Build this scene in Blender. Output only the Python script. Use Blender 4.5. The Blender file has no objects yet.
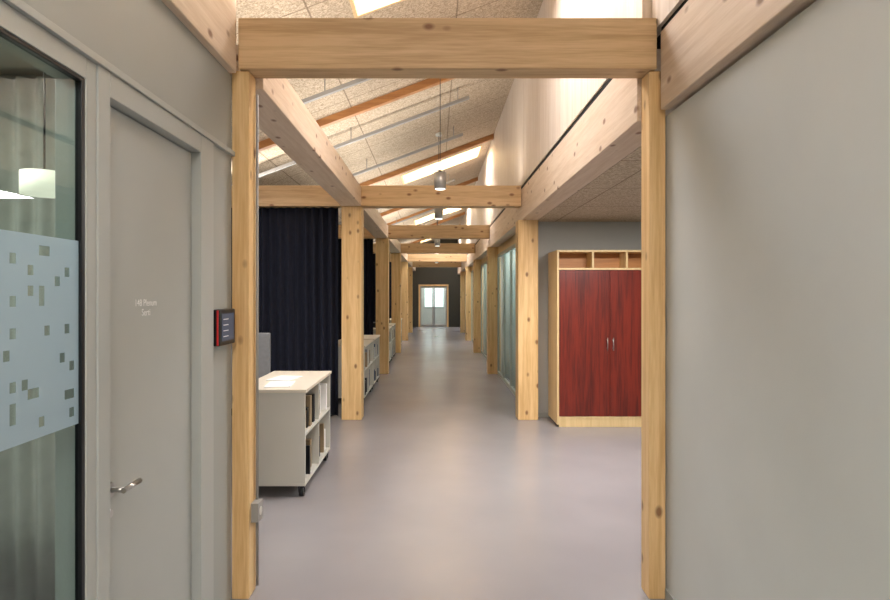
import bpy, bmesh, math, random
from mathutils import Vector
random.seed(7)
S=bpy.context.scene
COL=S.collection
try:
    S.view_settings.view_transform='Standard'
except Exception: pass

def lin(c):
    return tuple(((v/255)/12.92 if v/255<=0.04045 else ((v/255+0.055)/1.055)**2.4) for v in c)+(1,)

# ---------------- materials ----------------
def newmat(name):
    m=bpy.data.materials.new(name); m.use_nodes=True
    nt=m.node_tree; b=nt.nodes['Principled BSDF']
    return m,nt,b
def plain(name,rgb,rough=0.6,metal=0,var=0.04,scale=3.0,bump=0.0,bscale=200,transl=0):
    m,nt,b=newmat(name)
    tc=nt.nodes.new('ShaderNodeTexCoord'); n=nt.nodes.new('ShaderNodeTexNoise')
    n.inputs['Scale'].default_value=scale; n.inputs['Detail'].default_value=4
    nt.links.new(tc.outputs['Object'],n.inputs['Vector'])
    r=nt.nodes.new('ShaderNodeValToRGB'); c=lin(rgb)
    r.color_ramp.elements[0].position=.3; r.color_ramp.elements[1].position=.7
    r.color_ramp.elements[0].color=tuple(v*(1-var) for v in c[:3])+(1,)
    r.color_ramp.elements[1].color=tuple(min(1,v*(1+var)) for v in c[:3])+(1,)
    nt.links.new(n.outputs['Fac'],r.inputs['Fac']); nt.links.new(r.outputs['Color'],b.inputs['Base Color'])
    b.inputs['Roughness'].default_value=rough; b.inputs['Metallic'].default_value=metal
    if bump>0:
        n2=nt.nodes.new('ShaderNodeTexNoise'); n2.inputs['Scale'].default_value=bscale
        nt.links.new(tc.outputs['Object'],n2.inputs['Vector'])
        bp=nt.nodes.new('ShaderNodeBump'); bp.inputs['Strength'].default_value=bump; bp.inputs['Distance'].default_value=.002
        nt.links.new(n2.outputs['Fac'],bp.inputs['Height']); nt.links.new(bp.outputs['Normal'],b.inputs['Normal'])
    if transl>0:
        t=nt.nodes.new('ShaderNodeBsdfTranslucent'); t.inputs[0].default_value=c
        mx=nt.nodes.new('ShaderNodeMixShader'); mx.inputs[0].default_value=transl
        nt.links.new(b.outputs[0],mx.inputs[1]); nt.links.new(t.outputs[0],mx.inputs[2]); nt.links.new(mx.outputs[0],nt.nodes['Material Output'].inputs[0])
    return m
def wood(name,axis,light,dark,knot=(120,72,38),rough=0.5,knots=True,kscale=5.0,lam=True):
    m,nt,b=newmat(name); N=nt.nodes.new; L=nt.links.new
    tc=N('ShaderNodeTexCoord'); mp=N('ShaderNodeMapping')
    sc=[16,16,16]; sc[axis]=0.8; mp.inputs['Scale'].default_value=sc
    oi=N('ShaderNodeObjectInfo'); add=N('ShaderNodeVectorMath'); add.operation='ADD'
    mul=N('ShaderNodeMath'); mul.operation='MULTIPLY'; mul.inputs[1].default_value=13.7; L(oi.outputs['Random'],mul.inputs[0])
    L(tc.outputs['Object'],add.inputs[0]); L(mul.outputs[0],add.inputs[1]); L(add.outputs[0],mp.inputs['Vector'])
    n=N('ShaderNodeTexNoise'); n.inputs['Scale'].default_value=1.2; n.inputs['Detail'].default_value=6; n.inputs['Distortion'].default_value=.6
    L(mp.outputs[0],n.inputs['Vector'])
    n2=N('ShaderNodeTexNoise'); n2.inputs['Scale'].default_value=7; n2.inputs['Detail'].default_value=3; L(mp.outputs[0],n2.inputs['Vector'])
    mx0=N('ShaderNodeMath'); mx0.operation='MULTIPLY_ADD'; mx0.inputs[1].default_value=.35
    L(n2.outputs['Fac'],mx0.inputs[0]); 
    m7=N('ShaderNodeMath'); m7.operation='MULTIPLY'; m7.inputs[1].default_value=.65; L(n.outputs['Fac'],m7.inputs[0]); L(m7.outputs[0],mx0.inputs[2])
    r=N('ShaderNodeValToRGB'); r.color_ramp.elements[0].position=.38; r.color_ramp.elements[1].position=.6
    r.color_ramp.elements[0].color=lin(dark); r.color_ramp.elements[1].color=lin(light)
    L(mx0.outputs[0],r.inputs['Fac'])
    out=r.outputs['Color']
    if knots:
        mp2=N('ShaderNodeMapping'); s2=[kscale*1.5]*3; s2[axis]=kscale*.9; mp2.inputs['Scale'].default_value=s2
        L(add.outputs[0],mp2.inputs['Vector'])
        v=N('ShaderNodeTexVoronoi'); v.inputs['Scale'].default_value=1; L(mp2.outputs[0],v.inputs['Vector'])
        kr=N('ShaderNodeValToRGB'); kr.color_ramp.elements[0].position=.08; kr.color_ramp.elements[1].position=.18
        kr.color_ramp.elements[0].color=(1,1,1,1); kr.color_ramp.elements[1].color=(0,0,0,1)
        L(v.outputs['Distance'],kr.inputs['Fac'])
        mx=N('ShaderNodeMix'); mx.data_type='RGBA'
        k8=N('ShaderNodeMath'); k8.operation='MULTIPLY'; k8.inputs[1].default_value=.85; L(kr.outputs['Color'],k8.inputs[0])
        L(k8.outputs[0],mx.inputs['Factor']); L(out,mx.inputs['A']); mx.inputs['B'].default_value=lin(knot)
        out=mx.outputs['Result']
    L(out,b.inputs['Base Color']); b.inputs['Roughness'].default_value=rough
    return m
def glass(name,tint=(225,235,232),base=.05,gain=.5,rough=0.0):
    m,nt,b=newmat(name); N=nt.nodes.new; L=nt.links.new
    nt.nodes.remove(b); o=nt.nodes['Material Output']
    t=N('ShaderNodeBsdfTransparent'); t.inputs[0].default_value=lin(tint)
    g=N('ShaderNodeBsdfGlossy'); g.inputs['Roughness'].default_value=rough
    lw=N('ShaderNodeLayerWeight'); lw.inputs['Blend'].default_value=.5
    p=N('ShaderNodeMath'); p.operation='POWER'; p.inputs[1].default_value=4; L(lw.outputs['Facing'],p.inputs[0])
    mm=N('ShaderNodeMath'); mm.operation='MULTIPLY_ADD'; mm.inputs[1].default_value=gain; mm.inputs[2].default_value=base; L(p.outputs[0],mm.inputs[0])
    mx=N('ShaderNodeMixShader'); L(mm.outputs[0],mx.inputs[0]); L(t.outputs[0],mx.inputs[1]); L(g.outputs[0],mx.inputs[2]); L(mx.outputs[0],o.inputs[0])
    return m
def emis(name,rgb,st):
    m,nt,b=newmat(name)
    b.inputs['Base Color'].default_value=lin(rgb); b.inputs['Emission Color'].default_value=lin(rgb); b.inputs['Emission Strength'].default_value=st
    return m

WX=wood('pine_grain_x',0,(216,184,140),(190,155,112))
WY=wood('pine_grain_y',1,(224,204,182),(208,184,158))
WZ=wood('pine_grain_z',2,(234,199,144),(212,170,112))
WRAFT=wood('rafter_wood',0,(188,132,78),(162,108,60),knots=False)
CLER=wood('spruce_panel',2,(222,207,192),(206,188,168),knots=False)
PLY=wood('plywood_edge',2,(226,198,148),(212,182,130),knots=False)
REDW=wood('red_stained_ply',2,(118,38,24),(80,25,18),knots=False,rough=.35)
GREY=plain('grey_painted_wall',(175,176,172),.75,var=.02)
GREYL=plain('grey_painted_panel',(160,163,158),.55,var=.02)
GREYD=plain('grey_door_paint',(172,175,170),.5,var=.02)
GREYR=plain('grey_plaster',(194,196,191),.7,var=.025,bump=.15,bscale=120)
DARK=plain('dark_gap',(22,22,24),.8)
DARKOL=plain('dark_olive_wall',(60,58,48),.7)
WHITE=plain('white_laminate',(200,198,188),.45,var=.02)
TOPW=plain('pale_top',(222,212,194),.4,var=.02)
PAPER=plain('paper_white',(240,240,238),.7,var=.01)
BLACK=plain('black_plastic',(18,18,20),.35)
STEEL=plain('brushed_steel',(190,190,188),.28,metal=1,var=.03)
LAMPM=plain('lamp_aluminium',(172,172,170),.35,metal=.6,var=.03)
NAVY=plain('navy_curtain_cloth',(14,19,38),.9,var=.2,scale=20)
SHEER=plain('beige_curtain_cloth',(170,168,158),.9,var=.08,scale=10)
GRCURT=plain('grey_green_curtain_cloth',(200,208,204),.9,var=.08,scale=10,transl=.6)
GALV=plain('galvanised_grey',(150,147,142),.6,metal=0)
SCRN=plain('grey_felt',(140,142,146),.9,var=.06,scale=30)
GLASS=glass('clear_glass'); GLASSR=glass('partition_glass',(245,249,248),.04,.25)
FRAMEG=plain('sage_grey_frame',(174,180,170),.5,var=.02)
SKYE=emis('opal_skylight',(240,244,255),22)
REDP=plain('red_trim',(190,30,34),.4)
SCR_ON=emis('display_glow',(60,70,90),.25)

def floor_mat():
    m,nt,b=newmat('vinyl_floor'); N=nt.nodes.new; L=nt.links.new
    tc=N('ShaderNodeTexCoord'); n=N('ShaderNodeTexNoise'); n.inputs['Scale'].default_value=1.1; n.inputs['Detail'].default_value=3
    L(tc.outputs['Object'],n.inputs['Vector'])
    r=N('ShaderNodeValToRGB'); r.color_ramp.elements[0].position=.3; r.color_ramp.elements[1].position=.7
    r.color_ramp.elements[0].color=lin((138,134,136)); r.color_ramp.elements[1].color=lin((147,143,144))
    L(n.outputs['Fac'],r.inputs['Fac']); 
    L(r.outputs[0],b.inputs['Base Color'])
    b.inputs['Roughness'].default_value=.25
    return m
FLOOR=floor_mat()
def ceil_mat():
    m,nt,b=newmat('wood_wool_board'); N=nt.nodes.new; L=nt.links.new
    tc=N('ShaderNodeTexCoord'); n=N('ShaderNodeTexNoise'); n.inputs['Scale'].default_value=40; n.inputs['Detail'].default_value=5; n.inputs['Distortion'].default_value=1.5
    L(tc.outputs['Object'],n.inputs['Vector'])
    r=N('ShaderNodeValToRGB'); r.color_ramp.elements[0].position=.35; r.color_ramp.elements[1].position=.65
    r.color_ramp.elements[0].color=lin((156,136,112)); r.color_ramp.elements[1].color=lin((212,194,168))
    L(n.outputs['Fac'],r.inputs['Fac'])
    sx=N('ShaderNodeSeparateXYZ'); L(tc.outputs['Object'],sx.inputs[0])
    def line(sock,per,w):
        d=N('ShaderNodeMath'); d.operation='DIVIDE'; d.inputs[1].default_value=per; L(sock,d.inputs[0])
        f=N('ShaderNodeMath'); f.operation='FRACT'; L(d.outputs[0],f.inputs[0])
        l=N('ShaderNodeMath'); l.operation='LESS_THAN'; l.inputs[1].default_value=w/per; L(f.outputs[0],l.inputs[0]); return l.outputs[0]
    mxm=N('ShaderNodeMath'); mxm.operation='MAXIMUM'; L(line(sx.outputs[0],1.2,.014),mxm.inputs[0]); L(line(sx.outputs[1],1.09,.014),mxm.inputs[1])
    s=N('ShaderNodeMath'); s.operation='MULTIPLY'; s.inputs[1].default_value=.6; L(mxm.outputs[0],s.inputs[0])
    mx=N('ShaderNodeMix'); mx.data_type='RGBA'; L(s.outputs[0],mx.inputs['Factor']); L(r.outputs[0],mx.inputs['A']); mx.inputs['B'].default_value=lin((90,66,44))
    L(mx.outputs['Result'],b.inputs['Base Color']); b.inputs['Roughness'].default_value=.95
    bp=N('ShaderNodeBump'); bp.inputs['Strength'].default_value=.4; bp.inputs['Distance'].default_value=.004
    L(n.outputs['Fac'],bp.inputs['Height']); L(bp.outputs[0],b.inputs['Normal'])
    return m
CEIL=ceil_mat()

# ---------------- mesh builder ----------------
class MB:
    def __init__(s): s.bm=bmesh.new(); s.mats=[]
    def mi(s,m):
        if m not in s.mats: s.mats.append(m)
        return s.mats.index(m)
    def hexa(s,pts,m):
        v=[s.bm.verts.new(p) for p in pts]; k=s.mi(m)
        for f in ((0,3,2,1),(4,5,6,7),(0,1,5,4),(1,2,6,5),(2,3,7,6),(3,0,4,7)):
            fc=s.bm.faces.new([v[i] for i in f]); fc.material_index=k
        return s
    def box(s,x0,x1,y0,y1,z0,z1,m):
        return s.hexa([(x0,y0,z0),(x1,y0,z0),(x1,y1,z0),(x0,y1,z0),(x0,y0,z1),(x1,y0,z1),(x1,y1,z1),(x0,y1,z1)],m)
    def cyl(s,c,r,h,m,axis='z',seg=24,r2=None):
        k=s.mi(m); r2=r if r2 is None else r2; rings=[]
        for e,rr in ((-h/2,r),(h/2,r2)):
            ring=[]
            for i in range(seg):
                a=2*math.pi*i/seg; u,w=rr*math.cos(a),rr*math.sin(a)
                p={'z':(u,w,e),'x':(e,u,w),'y':(w,e,u)}[axis]
                ring.append(s.bm.verts.new((c[0]+p[0],c[1]+p[1],c[2]+p[2])))
            rings.append(ring)
        for i in range(seg):
            j=(i+1)%seg
            f=s.bm.faces.new((rings[0][i],rings[0][j],rings[1][j],rings[1][i])); f.material_index=k; f.smooth=True
        f=s.bm.faces.new(rings[0][::-1]); f.material_index=k
        f=s.bm.faces.new(rings[1]); f.material_index=k
        return s
    def quad(s,pts,m,smooth=False):
        f=s.bm.faces.new([s.bm.verts.new(p) for p in pts]); f.material_index=s.mi(m); f.smooth=smooth
        return s
    def done(s,name,parent=None,bevel=0):
        me=bpy.data.meshes.new(name)
        co=[v.co for v in s.bm.verts]
        c=Vector(((min(v.x for v in co)+max(v.x for v in co))/2,(min(v.y for v in co)+max(v.y for v in co))/2,min(v.z for v in co)))
        for v in s.bm.verts: v.co-=c
        s.bm.to_mesh(me); s.bm.free()
        for m in s.mats: me.materials.append(m)
        o=bpy.data.objects.new(name,me); COL.objects.link(o); o.location=c
        if parent:
            o.parent=parent; o.location=c-parent.location
        if bevel:
            b=o.modifiers.new('bevel','BEVEL'); b.width=bevel; b.segments=2; b.limit_method='ANGLE'
        return o
def box(name,x0,x1,y0,y1,z0,z1,m,bevel=0,parent=None):
    return MB().box(x0,x1,y0,y1,z0,z1,m).done(name,parent,bevel)
def empty(name,loc):
    e=bpy.data.objects.new(name,None); COL.objects.link(e); e.location=loc; e.empty_display_size=.1; return e
def curtain(name,p0,p1,z0,z1,m,period=.13,amp=.04,rng=None):
    rng=rng or random.Random(3)
    p0=Vector(p0);p1=Vector(p1); d=(p1-p0); Ln=d.length; d.normalize(); nrm=Vector((-d.y,d.x))
    n=int(Ln/period*10); rows=6; bm=bmesh.new(); g=[]
    ph=[rng.uniform(-.5,.5) for _ in range(int(Ln/period)+3)]
    for i in range(n+1):
        t=Ln*i/n; c=[]; q=t/period; a=amp*(.75+.25*math.sin(q*.7+1.3)); off=a*math.sin(2*math.pi*q+ph[int(q)]*math.sin(math.pi*(q%1))**2)
        for j in range(rows+1):
            h=j/rows; sway=1+.15*(1-h)
            p=p0+d*t+nrm*off*sway
            c.append(bm.verts.new((p.x,p.y,z0+(z1-z0)*h)))
        g.append(c)
    for i in range(n):
        for j in range(rows):
            f=bm.faces.new((g[i][j],g[i+1][j],g[i+1][j+1],g[i][j+1])); f.smooth=True
    me=bpy.data.meshes.new(name)
    for v in bm.verts: v.co-=Vector((p0.x,p0.y,0))
    bm.to_mesh(me); bm.free(); me.materials.append(m)
    o=bpy.data.objects.new(name,me); COL.objects.link(o); o.location=(p0.x,p0.y,0)
    sm=o.modifiers.new('thick','SOLIDIFY'); sm.thickness=.004
    return o

Z=[3.11,7.53,11.86,16.15,20.4,24.6]
END=28.8
cz=lambda x:4.19+0.374*x      # underside of pitched ceiling

# ---------------- shell ----------------
box('floor',-3.5,4.2,-3.2,32,-.1,0,FLOOR)
SK=[(-3.0,-1.6),(3.75,5.02),(11.7,12.65),(18.9,20.4),(26,27.3)]
SX0,SX1=-.68,.93
mb=MB()
def cs(x0,x1,y0,y1):
    t=.22
    mb.hexa([(x0,y0,cz(x0)),(x1,y0,cz(x1)),(x1,y1,cz(x1)),(x0,y1,cz(x0)),(x0,y0,cz(x0)+t),(x1,y0,cz(x1)+t),(x1,y1,cz(x1)+t),(x0,y1,cz(x0)+t)],CEIL)
cs(-3.5,SX0,-3.2,32); cs(SX1,1.5,-3.2,32)
prev=-3.2
for a,b_ in SK:
    cs(SX0,SX1,prev,a); prev=b_
cs(SX0,SX1,prev,32)
ceiling=mb.done('ceiling')
for a,b_ in SK:
    mb=MB(); h=.55; t=.03
    def pris(x0,x1,y0,y1,lo,hi,m):
        mb.hexa([(x0,y0,cz(x0)+lo),(x1,y0,cz(x1)+lo),(x1,y1,cz(x1)+lo),(x0,y1,cz(x0)+lo),(x0,y0,cz(x0)+hi),(x1,y0,cz(x1)+hi),(x1,y1,cz(x1)+hi),(x0,y1,cz(x0)+hi)],m)
    pris(SX0,SX0+t,a,b_,-.01,h,PLY); pris(SX1-t,SX1,a,b_,-.01,h,PLY)
    pris(SX0+t,SX1-t,a,a+t,-.01,h,PLY); pris(SX0+t,SX1-t,b_-t,b_,-.01,h,PLY)
    pris(SX0,SX1,a,b_,h,h+.02,SKYE)
    mb.done('skylight')
for y in (2.9,7.05,11.1,15.2,17.4,21.6,25.5):
    mb=MB(); x0,x1=-3.4,1.10
    w=.085
    mb.hexa([(x0,y,cz(x0)-.09),(x1,y,cz(x1)-.09),(x1,y+w,cz(x1)-.09),(x0,y+w,cz(x0)-.09),(x0,y,cz(x0)),(x1,y,cz(x1)),(x1,y+w,cz(x1)),(x0,y+w,cz(x0))],WRAFT)
    mb.done('roof_rafter')
for y in (5.9,7.75,9.55,13.4,16.8,19.0):
    mb=MB(); x0,x1=-3.0,.45; w=.045; d=.16
    mb.hexa([(x0,y,cz(x0)-d-.04),(x1,y,cz(x1)-d-.04),(x1,y+w,cz(x1)-d-.04),(x0,y+w,cz(x0)-d-.04),(x0,y,cz(x0)-d),(x1,y,cz(x1)-d),(x1,y+w,cz(x1)-d),(x0,y+w,cz(x0)-d)],GALV)
    for x in (-2.6,-1.1,.3):
        mb.cyl((x,y+w/2,cz(x)-d/2),.006,d,GALV,seg=8)
    mb.done('linear_ceiling_rail')

mb=MB()
mb.box(1.20,1.33,-3.2,32,2.985,4.75,DARK)
y=-3.2
while y<31.5:
    x0=1.105 if y>2.5 else 1.155
    mb.box(x0,1.20,y+.004,min(y+2.12,32)-.004,2.985,4.60,CLER); y+=2.12
mb.done('wall_clerestory')
box('trim_gap_strip',1.115,1.3,3.25,29,2.936,2.984,DARK)
box('trim_gap_strip_near',1.175,1.3,-3.2,3.08,2.961,2.984,DARK)

# near right wall
box('wall_right',1.215,1.38,-3.2,3.33,0,2.535,GREYR)
box('baseboard_right',1.203,1.215,-3.2,3.1,0,.06,GREYL)
box('wall_back',-3.5,4.2,-3.3,-3.2,0,4.8,GREY)
box('wall_far_left',-3.6,-3.5,-3.3,32,0,4.8,GREY)
box('wall_far_right',4.2,4.3,-3.3,32,0,4.8,GREY)

# alcove
box('ceiling_alcove',1.311,4.2,3.33,29,2.54,2.66,CEIL)
box('wall_alcove_back',1.311,4.2,7.72,7.86,0,2.54,GREY)
box('wall_alcove_near',1.38,4.2,3.2,3.33,0,2.54,GREY)
box('baseboard_alcove',1.311,4.2,7.705,7.72,0,.06,GREYL)

# timber frames
def post(x0,x1,y,d=.25,h=2.715): box('timber_post',x0,x1,y,y+d,0,h,WZ,.005)
post(-1.065,-.975,Z[0],.12,2.77); post(1.122,1.21,Z[0],.12,2.77)
box('timber_beam',-1.023,1.154,Z[0]-.03,Z[0]+.12,2.771,3.035,WX,.006)
for i,z in enumerate(Z[1:]):
    post(-1.187,-.935,z,.25,2.714); post(1.055,1.31,z,.25,2.539)
    box('timber_beam',-3.45,1.095,z,z+.2,2.715,2.978,WX,.005)
ys=[Z[0]+.12]+[z for z in Z[1:]]+[END]
for i in range(len(ys)-1):
    a=ys[i]+(.2 if i else 0); b_=ys[i+1]
    box('timber_girder',-1.187,-.935,a+.005,b_-.005,2.716,2.96,WY,.005)
box('timber_girder',1.10,1.31,Z[0]+.12,END-.002,2.54,2.935,WY,.005)
box('timber_girder',1.17,1.33,-3.2,Z[0]-.03,2.556,2.96,WY,.005)
box('timber_girder',-1.3,-1.03,-3.2,Z[0]-.03,2.745,3.2,WY,.005)

# ---------------- near left wall ----------------
FX=-1.067
box('wall_left',FX-.14,FX,-3.2,Z[0],2.32,2.745,GREYL)
box('wall_left_pier',FX-.14,FX,2.83,Z[0],0,2.32,GREYL)
box('wall_left_near',FX-.14,FX,-3.2,.35,0,2.32,GREYL)
box('wall_partition',-3.5,FX-.14,3.12,3.28,0,3.1,GREY)
box('ceiling_meeting_room',-3.5,-1.31,-3.2,3.12,2.75,2.85,GREY)
mb=MB()
mb.box(FX-.10,FX+.012,2.677,2.83,0,2.32,GREYD); mb.box(FX-.10,FX+.012,1.86,1.93,0,2.32,GREYD)
mb.box(FX-.10,FX+.012,1.93,2.677,2.24,2.32,GREYD)
mb.done('trim_door_frame',None,.003)
box('trim_shadow_gap',FX,FX+.003,2.83,2.838,0,2.32,DARK)
box('trim_head',FX-.01,FX+.02,-3.2,Z[0],2.321,2.345,GREYD,.002)
dr=empty('door_1',(FX-.035,2.30,0))
box('leaf',FX-.075,FX-.03,1.934,2.673,.008,2.235,GREYD,.002,dr)
mb=MB(); hx=FX-.03
mb.cyl((hx+.004,2.0,.94),.024,.008,STEEL,'x'); mb.cyl((hx+.03,2.0,.94),.009,.05,STEEL,'x',16)
mb.cyl((hx+.052,2.045,.94),.0095,.11,STEEL,'y',16)
mb.cyl((hx+.003,2.0,.86),.013,.006,STEEL,'x'); mb.done('handle',dr)
tx=bpy.data.curves.new('room_label','FONT'); tx.body='148 Plenum\nSerti'; tx.size=.036; tx.align_x='CENTER'; tx.extrude=.0004
to=bpy.data.objects.new('room_label',tx); COL.objects.link(to); to.data.materials.append(PAPER)
to.parent=dr; to.location=(.0065,2.25-2.30,1.555); to.rotation_euler=(math.pi/2,0,math.pi/2)
wn=empty('window_1',(FX,1.1,0))
mb=MB()
mb.box(FX-.09,FX+.006,1.806,1.858,0,2.32,GREYD); mb.box(FX-.09,FX+.006,.35,.42,0,2.32,GREYD)
mb.box(FX-.09,FX+.006,.42,1.806,2.255,2.32,GREYD); mb.box(FX-.09,FX+.006,.42,1.806,0,.07,GREYD)
mb.box(FX-.02,FX+.002,1.79,1.806,.07,2.255,BLACK); mb.box(FX-.02,FX+.002,.42,1.79,2.243,2.255,BLACK)
mb.done('frame',wn,.002)
box('pane',FX-.018,FX-.010,.42,1.79,.07,2.243,GLASS,0,wn)
def frost():
    m,nt,b=newmat('frosted_film'); b.inputs['Base Color'].default_value=lin((170,184,196)); b.inputs['Roughness'].default_value=.6
    n=nt.nodes; t=n.new('ShaderNodeBsdfTransparent'); d=n.new('ShaderNodeBsdfTranslucent'); d.inputs[0].default_value=lin((170,186,198))
    a=n.new('ShaderNodeMixShader'); a.inputs[0].default_value=.4; c=n.new('ShaderNodeMixShader'); c.inputs[0].default_value=.12
    nt.links.new(b.outputs[0],a.inputs[1]); nt.links.new(d.outputs[0],a.inputs[2]); nt.links.new(a.outputs[0],c.inputs[1]); nt.links.new(t.outputs[0],c.inputs[2])
    nt.links.new(c.outputs[0],n['Material Output'].inputs[0]); return m
FR=frost(); mb=MB(); fx=FX-.008; r=random.Random(11)
cy,chh=.0223,.0275; ny=61; nz=20; z0=1.21; ye=1.789
for i in range(ny):
    for j in range(nz):
        if r.random()<.085 and 0<j<nz-1 and i: continue
        y1=ye-i*cy; y0=y1-cy; a=z0+j*chh
        mb.quad([(fx,y0,a),(fx,y1,a),(fx,y1,a+chh),(fx,y0,a+chh)],FR)
mb.done('frosted_band',wn)
curtain('sheer_curtain',(-3.4,3.02),(-1.3,3.02),.02,2.7,SHEER,.11,.035)
mb=MB(); mb.cyl((-1.58,2.4,2.045),.085,.09,emis('lamp_glow',(255,246,225),1.0)); mb.cyl((-1.58,2.4,2.42),.004,.66,BLACK,seg=8); mb.done('shade_pendant_lamp')  # made-up glowing shade in place of a bright reflection in the glass

# room display
dp=empty('room_display_screen',(FX,2.94,1.44))
box('housing',FX,FX+.035,2.845,3.065,1.348,1.525,BLACK,.006,dp)
mb=MB(); mb.box(FX+.012,FX+.03,3.066,3.072,1.352,1.521,REDP); mb.box(FX+.022,FX+.03,2.840,2.844,1.352,1.521,REDP); mb.done('red_edge',dp)
mb=MB(); mb.box(FX+.0355,FX+.0365,2.87,3.04,1.37,1.505,SCR_ON)
for k in range(4): mb.box(FX+.0366,FX+.037,2.89,2.96,1.39+k*.028,1.394+k*.028,PAPER)
mb.done('screen',dp)
mb=MB(); mb.cyl((-.962,Z[0]+.1,1.35),.008,2.65,GALV,seg=10); mb.box(-.974,-.935,Z[0]+.03,Z[0]+.11,.39,.49,GALV); mb.cyl((-.934,Z[0]+.07,.44),.022,.004,WHITE,'x')
mb.done('wall_socket',None)

# ---------------- mobile shelf carts ----------------
def cart(y0,y1,top=.85,items=True,seed=1,cols=2):
    xr=-1.02; xl=-1.56; e=empty('mobile_shelf_unit',((xr+xl)/2,(y0+y1)/2,0)); t=.02; zb=.09
    mb=MB()
    mb.box(xl-.01,xr+.01,y0-.01,y1+.01,top-.025,top,TOPW)
    mb.box(xl,xr,y0,y1,zb,zb+t,WHITE)
    mb.box(xl,xr,y0,y0+t,zb+t,top-.025,WHITE); mb.box(xl,xr,y1-t,y1,zb+t,top-.025,WHITE)
    xm=xl+.2
    mb.box(xm,xm+.012,y0+t,y1-t,zb+t,top-.025,WHITE)
    mid=(zb+top)/2+.02
    mb.box(xm+.012,xr,y0+t,y1-t,mid-t/2,mid+t/2,WHITE)
    w=(y1-y0-2*t)/cols
    for c in range(1,cols):
        yy=y0+t+w*c
        mb.box(xm+.012,xr,yy-t/2,yy+t/2,zb+t,mid-t/2,WHITE); mb.box(xm+.012,xr,yy-t/2,yy+t/2,mid+t/2,top-.025,WHITE)
    mb.done('carcass',e,.002)
    mb=MB()
    for x in (xl+.07,xr-.035):
        for y in (y0+.045,y1-.08):
            mb.cyl((x,y,.038),.038,.034,BLACK,'x'); mb.cyl((x,y,.038),.014,.038,STEEL,'x')
            mb.box(x-.026,x+.026,y-.03,y+.03,.077,.089,BLACK); mb.box(x-.026,x-.02,y-.014,y+.014,.03,.08,BLACK); mb.box(x+.02,x+.026,y-.014,y+.014,.03,.08,BLACK)
    mb.done('casters',e)
    r=random.Random(seed); mb=MB()
    cols_m=[BLACK,SCRN,PAPER,plain('binder_blue%d'%seed,(60,80,110)),plain('box_tan%d'%seed,(150,130,100)),DARK]
    for lev in (zb+t+.001,mid+t/2+.001):
        for c in range(cols):
            yy=y0+t+w*c+.02
            while yy<y0+t+w*(c+1)-.09:
                th=r.uniform(.03,.07)
                if r.random()<.75:
                    hh=r.uniform(.14,.27); mb.box(xr-.3,xr-r.uniform(.005,.05),yy,yy+th,lev,lev+hh,r.choice(cols_m))
                yy+=th+.004
    mb.done('binders',e)
    return e
cart(4.66,5.78); cart(8.6,9.75,seed=2); cart(9.9,10.9,seed=5); cart(12.8,13.9,seed=3,cols=2); cart(14.2,15.3,seed=6); cart(17.2,18.3,seed=4)
mb=MB(); 
for k,(x,y,a) in enumerate(((-1.28,4.9,.1),(-1.33,5.25,-.2))):
    c,s_=math.cos(a),math.sin(a); w,h=.105,.148
    P=[(x+u*c-v*s_,y+u*s_+v*c) for u,v in ((-w,-h),(w,-h),(w,h),(-w,h))]
    mb.hexa([(p[0],p[1],.851) for p in P]+[(p[0],p[1],.858) for p in P],PAPER)
mb.done('paper_sheets')
for y in (9.2,13.3):
    mb=MB(); mb.box(-1.4,-1.12,y-.12,y+.12,.8505,.86,BLACK); mb.box(-1.4,-1.39,y-.12,y+.12,.86,.97,SCRN); mb.box(-1.13,-1.12,y-.12,y+.12,.86,.97,SCRN); mb.box(-1.39,-1.13,y-.03,y,.86,.95,BLACK); mb.box(-1.39,-1.13,y+.11,y+.12,.86,.97,SCRN)
    mb.done('desk_organiser')
mb=MB(); mb.box(-2.3,-1.70,6.1,6.14,.42,1.2,SCRN); mb.box(-2.25,-2.2,5.95,6.3,0,.02,BLACK); mb.box(-1.80,-1.75,5.95,6.3,0,.02,BLACK)
mb.box(-2.24,-2.21,6.1,6.14,.02,.43,BLACK); mb.box(-1.79,-1.76,6.1,6.14,.02,.43,BLACK)
mb.done('felt_divider_screen',None,.012)

for z in Z[1:5]:
    curtain('stage_curtain',(-3.4,z+.12),(-1.25,z+.12),.03,2.712,NAVY,.11,.04,random.Random(int(z)))

# ---------------- wardrobe ----------------
wx0,wx1,wy0,wy1,wt=1.467,2.74,7.13,7.69,2.13
wd=empty('wardrobe',((wx0+wx1)/2,7.41,0)); mb=MB(); t=.024
mb.box(wx0,wx0+t,wy0,wy1,0.03,wt,PLY); mb.box(wx1-t,wx1,wy0,wy1,.03,wt,PLY)
mb.box(wx0+t,wx1-t,wy0,wy1,wt-t,wt,PLY); mb.box(wx0+t,wx1-t,wy0,wy1,1.89,1.914,PLY); mb.box(wx0+t,wx1-t,wy0,wy1,.10,.124,PLY)
mb.box(wx0+t,wx1-t,wy0+.005,wy0+.025,.0,.10,PLY); mb.box(wx0+.03,wx1-.03,wy0+.05,wy1,0,.03,DARK)
wi=(wx1-wx0-2*t)/3
for k in (1,2):
    xx=wx0+t+wi*k; mb.box(xx-t/2,xx+t/2,wy0,wy1,1.914,wt-t,PLY)
mb.box(wx0+t,wx1-t,wy1-.3,wy1-.29,1.914,wt-t,WRAFT); mb.box(wx0+t,wx1-t,wy1-.012,wy1,.124,1.89,PLY)
mb.done('carcass',wd,.002)
xm=(wx0+wx1)/2
box('door_left',wx0+t+.003,xm-.002,wy0+.004,wy0+.024,.128,1.886,REDW,.001,wd)
box('door_right',xm+.002,wx1-t-.003,wy0+.004,wy0+.024,.128,1.886,REDW,.001,wd)
mb=MB()
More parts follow.
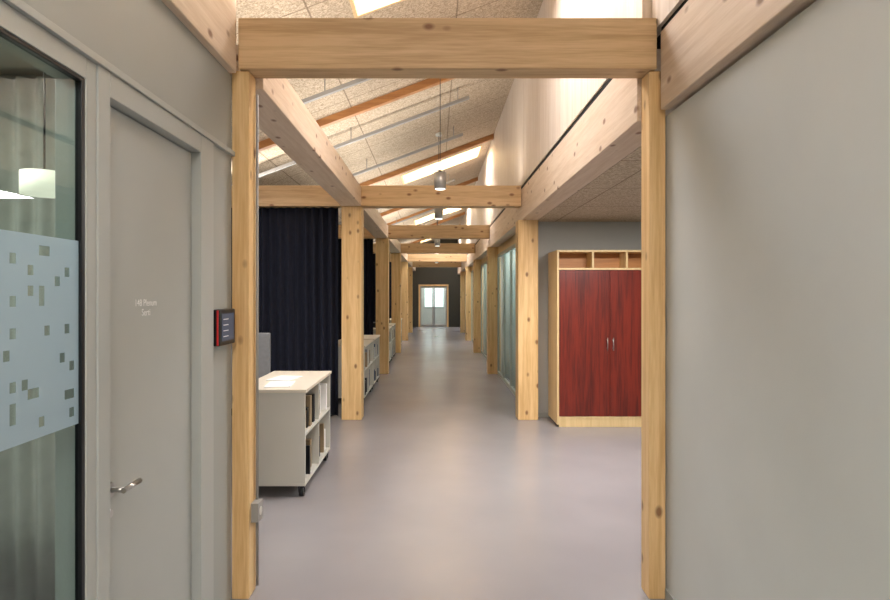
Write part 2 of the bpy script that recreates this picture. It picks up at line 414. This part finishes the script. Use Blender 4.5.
for x in (xm-.035,xm+.035):
    mb.cyl((x,wy0-.025,1.0),.006,.15,STEEL,'z',12)
    for z in (.95,1.05): mb.cyl((x,wy0-.011,z),.005,.03,STEEL,'y',10)
mb.done('handles',wd)

# ---------------- glass partition right ----------------
GX=1.25
for i in range(1,6):
    a=Z[i]+.252; b_=Z[i+1]-.002 if i<5 else END
    if i==1: a=7.87
    e=empty('window_%d'%(i+1),(GX,(a+b_)/2,0)); mb=MB()
    mb.box(GX,GX+.04,a,b_,0,.07,FRAMEG); mb.box(GX,GX+.04,a,b_,2.33,2.39,FRAMEG)
    n=4; w=(b_-a-.05)/n
    for k in range(n+1):
        mb.box(GX-.003,GX+.035,a+w*k,a+w*k+.05,.07,2.33,FRAMEG)
    mb.box(GX+.01,GX+.04,a,b_,2.39,2.539,PLY)
    mb.done('frame',e,.002)
    mb=MB()
    for k in range(n): mb.quad([(GX+.016,a+w*k+.05,.07),(GX+.016,a+w*(k+1),.07),(GX+.016,a+w*(k+1),2.33),(GX+.016,a+w*k+.05,2.33)],GLASSR)
    mb.done('panes',e)
    curtain('sheer_curtain',(GX+.12,a+.1),(GX+.12,b_-.1),.03,2.5,GRCURT,.2,.045)
    box('wall_room_divider',GX+.08,4.2,b_+.05,b_+.15,0,2.54,GREY)

# ---------------- pendants ----------------
PB=emis('lamp_diffuser',(255,250,238),3)
for k in range(7):
    y=6.9+2.73*k
    x=.06; zc=2.915; mb=MB()
    mb.cyl((x,y,zc),.07,.19,LAMPM,seg=32); mb.cyl((x,y,zc+.105),.02,.03,BLACK); mb.cyl((x,y,zc-.0965),.058,.004,PB)
    mb.cyl((x,y,(zc+.12+cz(x))/2),.004,cz(x)-zc-.12,BLACK,seg=8); mb.cyl((x,y,cz(x)-.02),.05,.06,WHITE)
    mb.done('pendant_lamp')
for x,y in ((.72,6.6),(-.2,4.1)):
    mb=MB(); mb.cyl((x,y,cz(x)-.03),.06,.05,WHITE,r2=.07); mb.cyl((x,y,cz(x)-.07),.035,.035,WHITE,r2=.05); mb.done('smoke_detector')

# ---------------- corridor end ----------------
mb=MB(); mb.box(-3.5,-.80,END,END+.15,0,4.8,DARKOL); mb.box(.66,4.2,END,END+.15,0,4.8,DARKOL); mb.box(-.80,.66,END,END+.15,2.06,4.8,DARKOL)
mb.done('wall_end')
de=empty('door_2',(-.07,END,0)); mb=MB()
for x0,x1 in ((-.80,-.72),(.58,.66)): mb.box(x0,x1,END-.02,END+.12,0,2.06,WZ)
mb.box(-.72,.58,END-.02,END+.12,1.98,2.06,WZ)
for x0,x1 in ((-.72,-.66),(-.13,-.075),(-.065,-.01),(.52,.58)): mb.box(x0,x1,END+.02,END+.06,0,1.98,GALV)
for x0,x1 in ((-.66,-.13),(-.01,.52)):
    mb.box(x0,x1,END+.02,END+.06,0,.12,GALV); mb.box(x0,x1,END+.02,END+.06,1.9,1.98,GALV)
mb.done('frame',de,.002)
mb=MB(); mb.box(-.66,-.13,END+.035,END+.045,.12,1.9,GLASSR); mb.box(-.01,.52,END+.035,END+.045,.12,1.9,GLASSR); mb.done('panes',de)
box('wall_vestibule',-3.5,4.2,31.9,32.05,0,4.8,GREY)
box('window_vestibule',-.55,.45,31.86,31.89,.9,1.9,emis('daylight_glazing',(225,238,236),1.1))  # glowing panel added to brighten the view through the end door

# ---------------- lights ----------------
def area(name,loc,sx,sy,e,col=(1,1,1),rot=(0,0,0)):
    l=bpy.data.lights.new(name,'AREA'); l.shape='RECTANGLE'; l.size=sx; l.size_y=sy; l.energy=e; l.color=col
    o=bpy.data.objects.new(name,l); COL.objects.link(o); o.location=loc; o.rotation_euler=rot; return o
UP=(math.pi,0,0)
WARM=(1,.985,.965)
for i,z in enumerate(Z[1:]): area('beam_uplight',(-1.1,z+.1,3.0),4.0,.15,28,WARM,UP)  # hidden fill on the beam tops, added to bounce ambient off the ceiling
area('beam_uplight',(0,Z[0]+.05,3.06),1.9,.1,13,WARM,UP)  # same added fill on top of the near beam
for a,b_ in ((3.5,7.3),(8,11.6),(12.2,16),(16.6,20.2)):
    area('girder_uplight',(-1.06,(a+b_)/2,2.98),.15,b_-a,24,WARM,UP)  # hidden fill added along the girders to spread the ceiling bounce
area('alcove_downlight',(2.0,5.4,2.52),.6,.6,100,(1,.97,.94))  # fill added under the alcove ceiling to lift wardrobe and wall
area('meeting_room_light',(-2.3,1.6,2.74),1,1,58,(1,.98,.95))
for y,e_ in ((9.8,190),(14,260),(18.2,300),(22.5,260)): area('office_light',(1.95,y,2.52),.8,3.2,e_,(.92,.98,1))  # fill added behind the partition to brighten glass and curtains
area('open_plan_light',(-2.5,5.4,3.1),.5,1.5,45,(1,1,1))
area('vestibule_light',(0,30.4,3.8),1,1,200,(.97,1,.96))
area('lobby_light',(0,-1.0,3.9),1.4,1.6,100,(1,.99,.975))  # unseen fill added behind the camera to light the foreground
w=bpy.data.worlds.new('sky'); S.world=w; w.use_nodes=True
w.node_tree.nodes['Background'].inputs[0].default_value=(.75,.87,1,1); w.node_tree.nodes['Background'].inputs[1].default_value=1

cam=bpy.data.cameras.new('camera'); co=bpy.data.objects.new('camera',cam); COL.objects.link(co)
co.location=(0,0,1.6); co.rotation_euler=(math.pi/2,0,0); cam.lens=24; cam.sensor_width=36
cam.shift_x=10/890; cam.shift_y=-6/890; cam.clip_start=.05
S.camera=co
